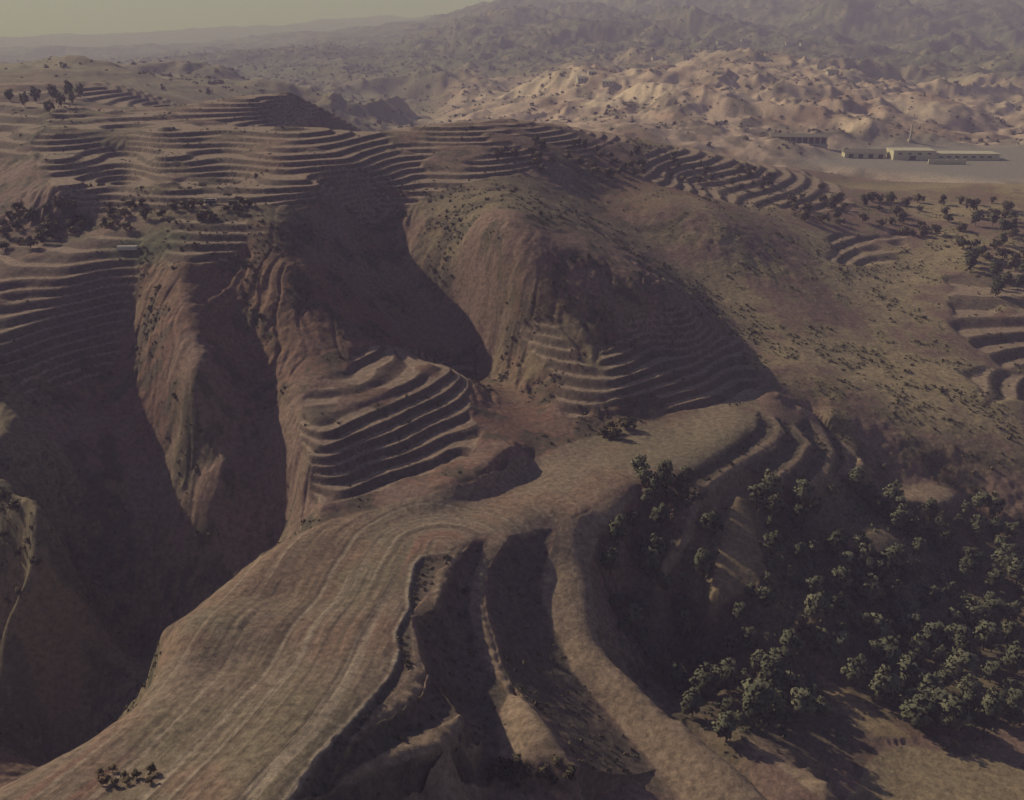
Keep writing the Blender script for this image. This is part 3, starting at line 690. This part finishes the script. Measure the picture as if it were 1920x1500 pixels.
# ------------------------------------------------------------------ mesh helpers for things
def mesh_obj(name, verts, faces, m, parent=None, smooth=False):
    me = bpy.data.meshes.new(name); me.from_pydata([tuple(v) for v in verts], [], [tuple(f) for f in faces]); me.update()
    if smooth: me.polygons.foreach_set('use_smooth', [True] * len(me.polygons))
    me.materials.append(m)
    o = bpy.data.objects.new(name, me); C.objects.link(o)
    if parent is not None: o.parent = parent
    return o
def empty(name, loc, rz=0.0, sc_=1.0, label=None, cat=None, group=None):
    o = bpy.data.objects.new(name, None); C.objects.link(o)
    o.location = loc; o.rotation_euler = (0, 0, rz); o.scale = (sc_, sc_, sc_) if not isinstance(sc_, tuple) else sc_
    if label: o['label'] = label
    if cat: o['category'] = cat
    if group: o['group'] = group
    return o
def tube(p0, p1, r0, r1, n=6, V=None, F=None):
    p0 = Vector(p0); p1 = Vector(p1); d = (p1 - p0).normalized(); q = d.to_track_quat('Z', 'Y'); b = len(V)
    for p, r in ((p0, r0), (p1, r1)):
        for k in range(n):
            a = 6.2832 * k / n; V.append(p + q @ Vector((r * math.cos(a), r * math.sin(a), 0)))
    for k in range(n): F.append((b + k, b + (k + 1) % n, b + n + (k + 1) % n, b + n + k))
    F.append(tuple(b + n + k for k in range(n)))

# ------------------------------------------------------------------ trees (trunk with limbs, crown of leaf sprays)
def crown_mesh(name, seed, rx, rz, zc, nclump, nleaf, leaf, m):
    r = np.random.default_rng(seed); V = []; F = []
    for k in range(nclump):
        d = r.normal(size=3); d /= np.linalg.norm(d)
        rad = r.uniform(0.35, 0.95)
        c = np.array([d[0] * rx, d[1] * rx, d[2] * rz]) * rad + np.array([0, 0, zc])
        cs = r.uniform(0.28, 0.5) * rx
        for q in range(nleaf):
            e = r.normal(size=3); e /= np.linalg.norm(e)
            p = c + e * cs * r.uniform(0.4, 1.0)
            n_ = e * 0.7 + r.normal(size=3) * 0.5 + np.array([0, 0, 0.35]); n_ /= np.linalg.norm(n_)
            a = np.cross(n_, r.normal(size=3)); a /= np.linalg.norm(a); b = np.cross(n_, a)
            w = leaf * r.uniform(0.6, 1.3); l = w * r.uniform(0.8, 1.6); i = len(V)
            V += [p - a * w - b * l * 0.5, p + a * w - b * l * 0.3, p + a * w * 0.6 + b * l, p - a * w * 0.7 + b * l * 0.7]
            F.append((i, i + 1, i + 2, i + 3))
    me = bpy.data.meshes.new(name); me.from_pydata([tuple(v) for v in V], [], F); me.update(); me.materials.append(m)
    A_ = np.array(V) - np.array([0, 0, zc - 0.35 * rz]); A_ /= np.linalg.norm(A_, axis=1, keepdims=True)
    me.polygons.foreach_set('use_smooth', [True] * len(F)); me.normals_split_custom_set_from_vertices(A_.astype(np.float32))
    return me
def trunk_mesh(name, seed, h, r0, spread):
    r = random.Random(seed); V = []; F = []
    top = Vector((r.uniform(-.1, .1) * h, r.uniform(-.1, .1) * h, h * 0.55))
    tube((0, 0, -0.6), top, r0, r0 * 0.6, 7, V, F)
    for k in range(5):
        a = 1.2566 * k + r.uniform(-.4, .4)
        e = top + Vector((math.cos(a) * spread * r.uniform(.4, .8), math.sin(a) * spread * r.uniform(.4, .8), h * r.uniform(.15, .4)))
        s0 = Vector((0, 0, 0)).lerp(top, r.uniform(.6, 1.0))
        tube(s0, e, r0 * 0.45, r0 * 0.12, 5, V, F)
    me = bpy.data.meshes.new(name); me.from_pydata([tuple(v) for v in V], [], F); me.update(); me.materials.append(BARK)
    return me
TREE_KINDS = {}
for i in range(5):
    TREE_KINDS.setdefault('tree', []).append((trunk_mesh('trunk', 20 + i, 3.4, 0.17, 1.5), crown_mesh('crown', 30 + i, 1.9 + 0.15 * (i % 3), 2.3 + 0.2 * (i % 2), 3.3, 24, 30, 0.25, LEAF)))
for i in range(4):
    TREE_KINDS.setdefault('scrub', []).append((trunk_mesh('stem', 50 + i, 1.3, 0.09, 0.8), crown_mesh('crown', 60 + i, 1.25, 0.95, 1.15, 14, 20, 0.17, DARKLEAF)))
for i in range(3):
    TREE_KINDS.setdefault('dry', []).append((trunk_mesh('stem', 70 + i, 1.2, 0.08, 0.8), crown_mesh('crown', 80 + i, 1.15, 0.9, 1.05, 13, 18, 0.16, DRY)))
TREES = []
def plant(kind, x, y, scale, label, group, name=None, cat=None):
    t, c = random.choice(TREE_KINDS[kind])
    nm = name or ('tree' if kind == 'tree' else 'bush')
    lo, hi = {'tree': (0.8, 1.1), 'scrub': (1.05, 1.5), 'dry': (0.6, 0.9)}[kind]
    label = ('small ' if scale < lo else 'large ' if scale > hi else 'middle-sized ') + label
    e = empty(nm, (x, y, zat(x, y)), random.uniform(0, 6.28), (scale * random.uniform(.9, 1.1), scale * random.uniform(.9, 1.1), scale * random.uniform(.85, 1.2)), label, cat or nm, group)
    for part, me in (('trunk' if kind == 'tree' else 'stem', t), ('crown', c)):
        o = bpy.data.objects.new(part, me); C.objects.link(o); o.parent = e
    TREES.append((x, y))
    return e
def inside(u, v, poly):
    c = False; n = len(poly)
    for i in range(n):
        (x0, y0), (x1, y1) = poly[i], poly[(i + 1) % n]
        if (y0 > v) != (y1 > v) and u < (v - y0) / (y1 - y0) * (x1 - x0) + x0: c = not c
    return c
def spread(poly, n, mind=0.0, avoid=None):
    """positions spread over a piece of ground given by its outline"""
    us = [p[0] for p in poly]; vs = [p[1] for p in poly]; out = []; tries = 0
    while len(out) < n and tries < n * 40:
        tries += 1
        u = random.uniform(min(us), max(us)); v = random.uniform(min(vs), max(vs))
        if not inside(u, v, poly): continue
        g = gnd(u, v)
        if avoid is not None and avoid(g): continue
        if mind and any((g[0] - a) ** 2 + (g[1] - b) ** 2 < mind * mind for a, b in TREES): continue
        out.append(g)
        if mind: TREES.append((g[0], g[1]))
    return out
def on_tread(g):
    return lookup(flat, g[0], g[1])[0] > 0.4
SPOTS = {'road': 'the dirt road', 'J': 'the long clearing', 'K': 'the oval clearing', 'L': 'the pale clearing', 'M': 'the tiny clearing', 'N': 'the curved terrace', 'O': 'the narrow terrace', 'P': 'the broad flat field', 'G': 'the curled ledges'}
def beside(x, y):
    pa = (np.array([x]), np.array([y]))
    return min(SPOTS, key=lambda k: -float(poly_sd(pa[0], pa[1], WP[k])[0]))
def wood_label(x, y): return 'grey-green tree in the wooded hollow beside ' + SPOTS[beside(x, y)]
def shades_tread(g):
    return any(lookup(flat, g[0] - SUN_AZ[0] * t_, g[1] - SUN_AZ[1] * t_)[0] > 0.4 for t_ in (0, 2, 4, 6, 8))
# trees of the wooded hollow whose crowns can be made out one by one
WOOD = [(160, 720, 1.0), (260, 890, 1.05), (370, 810, 1.1), (410, 660, .8), (640, 820, 1.15), (860, 600, .9), (1060, 720, 1.2), (950, 930, 1.1), (1010, 560, 1.3), (1360, 310, .95), (1490, 400, 1.2), (1410, 680, 1.0), (1500, 660, 1.2),
        (1080, 1010, 1.1), (1100, 880, 1.2), (1440, 920, 1.3), (1340, 1100, 1.3), (510, 1080, 1.5), (480, 1120, 1.2), (350, 1190, 1.0), (190, 1070, 1.0), (45, 850, .9), (240, 430, 1.0), (45, 200, 1.0), (680, 200, 1.0), (540, 560, .9), (1210, 630, 1.0), (1170, 200, 1.1),
        (1225, 240, 1.1), (1020, 70, 1.0), (1600, 140, 1.0), (1540, 110, 1.0), (1680, 420, 1.0), (1640, 380, 1.0), (600, 870, 1.0), (1250, 1130, 1.3), (1400, 1160, 1.2), (1560, 760, 1.2), (130, 620, .9), (280, 230, 1.0), (980, 460, 1.3), (1080, 450, 1.2), (1000, 400, 1.1), (500, 100, 1.2), (560, 60, 1.1), (1300, 1010, 1.2), (1190, 950, 1.2), (60, 20, 1.0), (20, 60, .9)]
for X_, Y_, s_ in WOOD:
    u, v = 1220 + X_ / 2.5, 900 + Y_ / 2.5 + 16
    g = gnd(u, v)
    plant('tree', g[0], g[1], 1.05 * s_, wood_label(g[0], g[1]), 'trees of the wooded hollow')
HOLLOW = [(1150, 1000), (1280, 960), (1400, 930), (1500, 950), (1620, 900), (1700, 960), (1920, 960), (1960, 1370), (1720, 1370), (1600, 1290), (1500, 1220), (1560, 1390), (1400, 1370), (1290, 1330), (1170, 1200), (1140, 1100)]
for g in spread(HOLLOW, 130, 3.2, shades_tread):
    plant('tree', g[0], g[1], random.choice((.5, .65, .8, .95, 1.15)), wood_label(g[0], g[1]), 'trees of the wooded hollow')
for g in spread([(1110, 780), (1180, 790), (1180, 830), (1130, 820)], 5, 2.0):
    plant('scrub', g[0], g[1], random.uniform(1.0, 1.5), 'dark bush at the toe of the spur where the saddle field begins', 'bushes at the toe of the spur')
for g in spread([(915, 1438), (1080, 1440), (1085, 1480), (925, 1468)], 16, 1.3):
    plant('scrub', g[0], g[1], random.uniform(.6, .95), 'dark bush in the row along the foot of the triangular terrace', 'bushes along the triangular terrace')
for g in spread([(1195, 895), (1300, 905), (1320, 950), (1220, 960), (1180, 960)], 9, 2.2):
    plant('tree', g[0], g[1], random.uniform(.55, .85), 'grey tree on the bank where the dirt road leaves the saddle field', 'trees on the bank above the road')
for g in spread([(1480, 380), (1920, 370), (1930, 520), (1800, 470), (1640, 430), (1500, 420)], 60, 3.0):
    plant('scrub', g[0], g[1], random.uniform(1.2, 2.2), 'dark rounded bush in the thicket high on the straw-coloured hill', 'bushes high on the straw hill')
for g in spread([(1800, 430), (1930, 400), (1930, 560), (1850, 560), (1800, 500)], 16, 3.0):
    plant('tree', g[0], g[1], random.uniform(.8, 1.2), 'grey-green tree beside the broad terraces on the straw-coloured hill', 'trees beside the broad terraces')
for g in spread([(0, 395), (140, 380), (300, 385), (470, 380), (470, 410), (300, 425), (120, 450), (0, 480)], 48, 2.5):
    plant('scrub', g[0], g[1], random.uniform(.9, 1.6), 'dark bush in the belt below the terraced hilltop', 'bushes below the terraced hilltop')
for g in spread([(860, 280), (1050, 270), (1300, 300), (1560, 350), (1540, 385), (1300, 345), (1000, 320)], 60, 2.5):
    plant('scrub', g[0], g[1], random.uniform(1.0, 1.7), 'dark bush scattered along the brow of the big hill', 'bushes along the brow of the hill')
for g in spread([(10, 190), (150, 175), (160, 215), (20, 225)], 9, 4.0):
    plant('tree', g[0], g[1], random.uniform(.8, 1.2), 'dark green tree in the hazy clump on the far hilltop terraces', 'trees on the far hilltop')
for g in spread([(0, 920), (60, 1000), (75, 1070), (20, 1150), (0, 1150)], 12, 2.5):
    plant('dry', g[0], g[1], random.uniform(.7, 1.1), 'dry brown bush on the sunlit spur beside the dark gully', 'bushes on the sunlit spur')
for g in spread([(180, 1432), (290, 1428), (300, 1470), (190, 1480)], 9, 1.0):
    plant('dry', g[0], g[1], random.uniform(.35, .6), 'dark brown bush in the patch on the ridge-top field', 'bushes on the ridge-top field')
print('planted', len(TREES))

# ------------------------------------------------------------------ scrub and tufts nobody could count
def tuft_template(seed, n, size):
    r = np.random.default_rng(seed); V = []; F = []
    for k in range(n):
        e = r.normal(size=3); e[2] = abs(e[2]) * 0.8; e /= np.linalg.norm(e)
        p = e * size * r.uniform(.3, .8)
        n_ = e + r.normal(size=3) * 0.4; n_ /= np.linalg.norm(n_)
        a = np.cross(n_, r.normal(size=3)); a /= np.linalg.norm(a); b = np.cross(n_, a); w = size * r.uniform(.25, .5); i = len(V)
        V += [p - a * w - b * w * .6, p + a * w - b * w * .5, p + a * .5 * w + b * w, p - a * .6 * w + b * .8 * w]; F.append((i, i + 1, i + 2, i + 3))
    return np.array(V), np.array(F)
def scatter(name, pts, sizes, m, label, cat, n=11):
    temps = [tuft_template(200 + k, n, 1.0) for k in range(6)]
    VV = []; FF = []; off = 0
    pts = np.asarray(pts)
    for k in range(6):
        sel = pts[k::6]; sz = sizes[k::6]
        tv, tf = temps[k]
        a = rng.uniform(0, 6.28, len(sel)); ca, sa = np.cos(a), np.sin(a)
        v = np.empty((len(sel), len(tv), 3))
        v[:, :, 0] = (tv[None, :, 0] * ca[:, None] - tv[None, :, 1] * sa[:, None]) * sz[:, None] + sel[:, None, 0]
        v[:, :, 1] = (tv[None, :, 0] * sa[:, None] + tv[None, :, 1] * ca[:, None]) * sz[:, None] + sel[:, None, 1]
        v[:, :, 2] = tv[None, :, 2] * sz[:, None] * rng.uniform(.7, 1.4, len(sel))[:, None] + sel[:, None, 2]
        FF.append((tf[None] + off + (np.arange(len(sel)) * len(tv))[:, None, None]).reshape(-1, 4)); VV.append(v.reshape(-1, 3)); off += v.shape[0] * v.shape[1]
    V = np.concatenate(VV); F = np.concatenate(FF)
    me = bpy.data.meshes.new(name)
    me.vertices.add(len(V)); me.vertices.foreach_set('co', V.astype(np.float32).ravel())
    me.loops.add(F.size); me.loops.foreach_set('vertex_index', F.astype(np.int32).ravel())
    me.polygons.add(len(F)); me.polygons.foreach_set('loop_start', np.arange(0, F.size, 4, dtype=np.int32)); me.update(calc_edges=True)
    me.materials.append(m)
    o = bpy.data.objects.new(name, me); C.objects.link(o); o['kind'] = 'stuff'; o['label'] = label; o['category'] = cat
def pick(n, rmin, rmax, dens):
    """random ground positions, thinned by a density map on the sheet"""
    r = np.sqrt(rng.uniform(rmin ** 2, rmax ** 2, n * 5)); t = rng.uniform(TH[0] * .95, TH[-1] * .95, n * 5)
    x = r * np.sin(t); y = r * np.cos(t)
    d = lookup(dens, x, y); k = rng.uniform(0, 1, len(x)) < d
    x, y = x[k][:n], y[k][:n]
    return np.stack([x, y, lookup(HF, x, y)], 1)
open_g = (1 - flat)
patch = sstep(0.05, 0.40, n1 * 0.6 + n2)
P1 = pick(7500, 80, 330, np.minimum(1, open_g * patch * (0.35 + 0.65 * steep) * (1 - 0.6 * tw) + 0.5 * BANK2))
scatter('scrub', P1, np.clip(rng.lognormal(-1.0, .45, len(P1)), .15, 1.1), DARKLEAF, 'low dark scrub covering the slopes of the spurs and gullies', 'scrub')
P2 = pick(7500, 150, 460, open_g * (0.25 + rh) * sstep(0.0, 0.35, n2 + 0.5 * n1) * (1 - 0.5 * tw))
scatter('dry_scrub', P2, np.clip(rng.lognormal(-1.0, .45, len(P2)), .15, 1.1), DRY, 'dry straw-brown scrub dotted over the open hill slopes', 'scrub')
P4 = pick(5200, 120, 300, hol * sstep(-0.35, 0.2, n2 + 0.6 * n1))
scatter('undergrowth', P4, np.clip(rng.lognormal(-.55, .4, len(P4)), .25, 1.5), LEAF, 'grey-green undergrowth filling the floor of the wooded hollow', 'undergrowth', 12)
farm = sstep(560, 700, RG) * (0.22 + 0.78 * sstep(0.0, 0.3, m2 - 0.3 * m1 + 0.35 * mt)) * (1 - wy)
P3 = pick(30000, 560, 2600, farm)
scatter('far_woodland', P3, np.clip(rng.lognormal(.45, .4, len(P3)), .7, 3.6), DARKLEAF, 'hazy far-off woodland and scrub over the valley and mountain sides', 'woodland', 8)

# ------------------------------------------------------------------ buildings
def box(V, F, x0, x1, y0, y1, z0, z1):
    b = len(V); V += [(x0, y0, z0), (x1, y0, z0), (x1, y1, z0), (x0, y1, z0), (x0, y0, z1), (x1, y0, z1), (x1, y1, z1), (x0, y1, z1)]
    F += [(b, b + 3, b + 2, b + 1), (b + 4, b + 5, b + 6, b + 7), (b, b + 1, b + 5, b + 4), (b + 1, b + 2, b + 6, b + 5), (b + 2, b + 3, b + 7, b + 6), (b + 3, b, b + 4, b + 7)]
def bpart(name, m, parent, *boxes):
    V = []; F = []
    for b in boxes: box(V, F, *b)
    return mesh_obj(name, V, F, m, parent)
def gable(name, m, parent, L, D, z, h, ov=0.4):
    x, y = L / 2 + ov, D / 2 + ov
    V = [(-x, -y, z), (x, -y, z), (x, y, z), (-x, y, z), (-x, 0, z + h), (x, 0, z + h)]
    return mesh_obj(name, V, [(0, 1, 5, 4), (2, 3, 4, 5), (0, 4, 3), (1, 2, 5), (0, 3, 2, 1)], m, parent)
def house(u, v, L, D, hh, rz, wall, roof, label, group, nwin=3):
    g = gnd(u, v)
    e = empty('house', (g[0], g[1], g[2] - 0.5), rz, 0.8, label, 'house', group)
    bpart('wall', wall, e, (-L / 2, L / 2, -D / 2, D / 2, -2.0, hh + 0.6))
    gable('roof', roof, e, L, D, hh + 0.6, D * 0.28)
    bpart('door', DARKGLASS, e, (-0.6, 0.6, -D / 2 - 0.06, -D / 2 + 0.02, 0.5, 2.8))
    for k in range(nwin):
        if nwin % 2 == 1 and k == nwin // 2: continue
        xc = -L / 2 + L * (k + 0.5) / nwin
        bpart('window', DARKGLASS, e, (xc - 0.7, xc + 0.7, -D / 2 - 0.05, -D / 2 + 0.02, 1.4, 2.9))
    return e
# long cream hall in the works yard
a = gnd(1690, 298); b_ = gnd(1850, 300)
hx = (a[0] + b_[0]) / 2; L = 66.0
hy = a[1]
e = empty('factory_hall', (hx, hy, yz), math.radians(-3), 1.0, 'long cream factory hall with a taller end block on the level works yard', 'factory')
bpart('wall', CREAM, e, (-L / 2 + 26, L / 2, -6, 8, -2, 3.6))
blk = bpart('end_block', CREAM, e, (-L / 2, -L / 2 + 25.9, -7.5, 8, -2, 5.4))
bpart('parapet', PALEROOF, blk, (-L / 2 - 0.3, -L / 2 + 26.2, -7.8, 8.3, 5.403, 5.9))
bpart('roof', PALEROOF, e, (-L / 2 + 26.3, L / 2 + 0.4, -6.4, 8.4, 3.603, 4.0))
for k in range(7):
    xc = -L / 2 + 30 + k * 5
    bpart('window', DARKGLASS, e, (xc - 1.3, xc + 1.3, -6.06, -5.9, 1.4, 2.4))
for k in range(4):
    xc = -L / 2 + 4 + k * 6
    bpart('window', DARKGLASS, blk, (xc - 1.2, xc + 1.2, -7.56, -7.4, 3.4, 4.4))
bpart('door', DARKGLASS, blk, (-L / 2 + 10, -L / 2 + 14, -7.57, -7.4, 0, 2.6))
e = empty('shed', (hx - L / 2 - 15, hy + 6, yz), math.radians(-4), 1.0, 'low cream shed with a grey roof beside the factory hall', 'shed')
bpart('wall', CREAM, e, (-13, 13, -4, 4, -2, 3.4)); gable('roof', TILE, e, 26, 8, 3.42, 2.0)
for k in range(4): bpart('door', DARKGLASS, e, (-10.5 + k * 6.2, -7.6 + k * 6.2, -4.06, -3.9, 0, 2.6))
wx, wy_, wz = gnd(1775, 308)
e = empty('yard_wall', (wx, wy_, yz), math.radians(-2), 1.0, 'low pale wall standing alone in front of the factory hall', 'wall')
bpart('panel', CREAM, e, (-11, 11, -0.2, 0.2, -2, 2.3)); bpart('coping', PALEROOF, e, (-11.2, 11.2, -0.35, 0.35, 2.303, 2.6))
for k in range(5): bpart('pier', CREAM, e, (-11.3 + k * 5.5, -10.7 + k * 5.5, -0.4, 0.4, -2, 2.9))
# slender chimney on the slope behind
g = gnd(1706, 266)
e = empty('chimney', (g[0], g[1], g[2]), 0, 1.0, 'slender pale brick chimney on the slope behind the factory hall', 'chimney')
V = []; F = []; tube((0, 0, -2), (0, 0, 11), 0.95, 0.6, 12, V, F); mesh_obj('stack', V, F, CONC, e, True)
V = []; F = []; tube((0, 0, 10.5), (0, 0, 11.4), 0.8, 0.8, 12, V, F); mesh_obj('collar', V, F, WHITE, e)
bpart('base', CONC, e, (-1.4, 1.4, -1.4, 1.4, -2, 1.6))
# pillared row
g = gnd(1497, 268)
e = empty('pillared_building', (g[0], g[1], g[2] - 0.5), math.radians(-6), 1.0, 'long low building with a row of white pillars in the tan valley', 'building')
bpart('wall', DARKGLASS, e, (-18, 18, 0, 7, -3, 4.2)); gable('roof', TILE, e, 37, 10.5, 4.9, 1.8)
bpart('beam', WHITE, e, (-18.4, 18.4, -2.6, -2.0, 4.2, 4.88)); bpart('plinth', CONC, e, (-18.6, 18.6, -3, 7.2, -4, 0.3))
for k in range(10): bpart('pillar', WHITE, e, (-18 + k * 3.9, -17.1 + k * 3.9, -2.75, -1.95, 0.3, 4.2))
# houses
for i, (u, v, L, D, rz) in enumerate([(1090, 152, 11, 7, .3), (1140, 158, 12, 7, -.2), (1110, 140, 9, 6, .1)]):
    house(u, v, L, D, 3.4, rz, WHITE, PALEROOF, 'small whitewashed house on the crest of the bare pale mound', 'houses on the pale mound')
for i, (u, v, L, D, rz) in enumerate([(1030, 100, 13, 8, .2), (1075, 99, 12, 8, -.1), (1120, 97, 14, 8, .1), (1290, 108, 13, 8, -.2), (1350, 82, 14, 8, .2), (1395, 78, 12, 8, 0), (1480, 84, 14, 9, -.1), (1505, 86, 11, 8, .2), (1560, 140, 14, 8, .1), (1540, 128, 12, 8, -.2), (1230, 112, 13, 8, .1), (1600, 112, 12, 8, 0)]):
    house(u, v, L, D, 3.8, rz, WHITE, TILE, 'small hazy white village house at the foot of the wooded mountain', 'houses of the far village')
house(396, 384, 3.4, 2.6, 1.6, .15, WHITE, PALEROOF, 'small white hut with a pale roof among bushes on the hill shoulder', None, 3)
house(440, 388, 2.8, 2.4, 1.6, -.1, WHITE, TILE, 'tiny white hut with a grey roof beside the bushes on the hill shoulder', None, 3)
g = gnd(240, 468)
e = empty('greenhouse', g, .05, 1.0, 'low white plastic tunnel greenhouse beside the small green plot', 'greenhouse')
V = []; F = []
for k in range(9):
    a_ = math.pi * k / 8
    V += [(-2.6, -1.1 * math.cos(a_), 1.1 * math.sin(a_)), (2.6, -1.1 * math.cos(a_), 1.1 * math.sin(a_))]
for k in range(8): F.append((2 * k, 2 * k + 1, 2 * k + 3, 2 * k + 2))
mesh_obj('cover', V, F, WHITE, e, True)
for x_ in (-2.6, 2.6): mesh_obj('end_panel', [(x_, -1.1 * math.cos(math.pi * k / 8), 1.1 * math.sin(math.pi * k / 8)) for k in range(9)], [tuple(range(9))], PALEROOF, e)

# ------------------------------------------------------------------ hazy air
def hazemat():
    m = bpy.data.materials.new('haze_air'); m.use_nodes = True; nt = m.node_tree; nt.nodes.clear()
    out = nt.nodes.new('ShaderNodeOutputMaterial'); v = nt.nodes.new('ShaderNodeVolumePrincipled')
    v.inputs['Color'].default_value = (0.65, 0.55, 1.0, 1); v.inputs['Absorption Color'].default_value = (1, 1, 1, 1); v.inputs['Density'].default_value = 0.0005; v.inputs['Anisotropy'].default_value = 0.05
    nt.links.new(v.outputs[0], out.inputs['Volume'])
    return m
top = max(float(H.max()), float(H2.max()), CAMZ) + 12; low = min(float(H.min()), float(H2.min())) - 1.0
o = bpart('haze', hazemat(), None, (-6400, 6400, -6400, 6400, low, top)); o['kind'] = 'stuff'; o['label'] = 'pale dusty haze hanging over the whole valley'; o['category'] = 'haze'
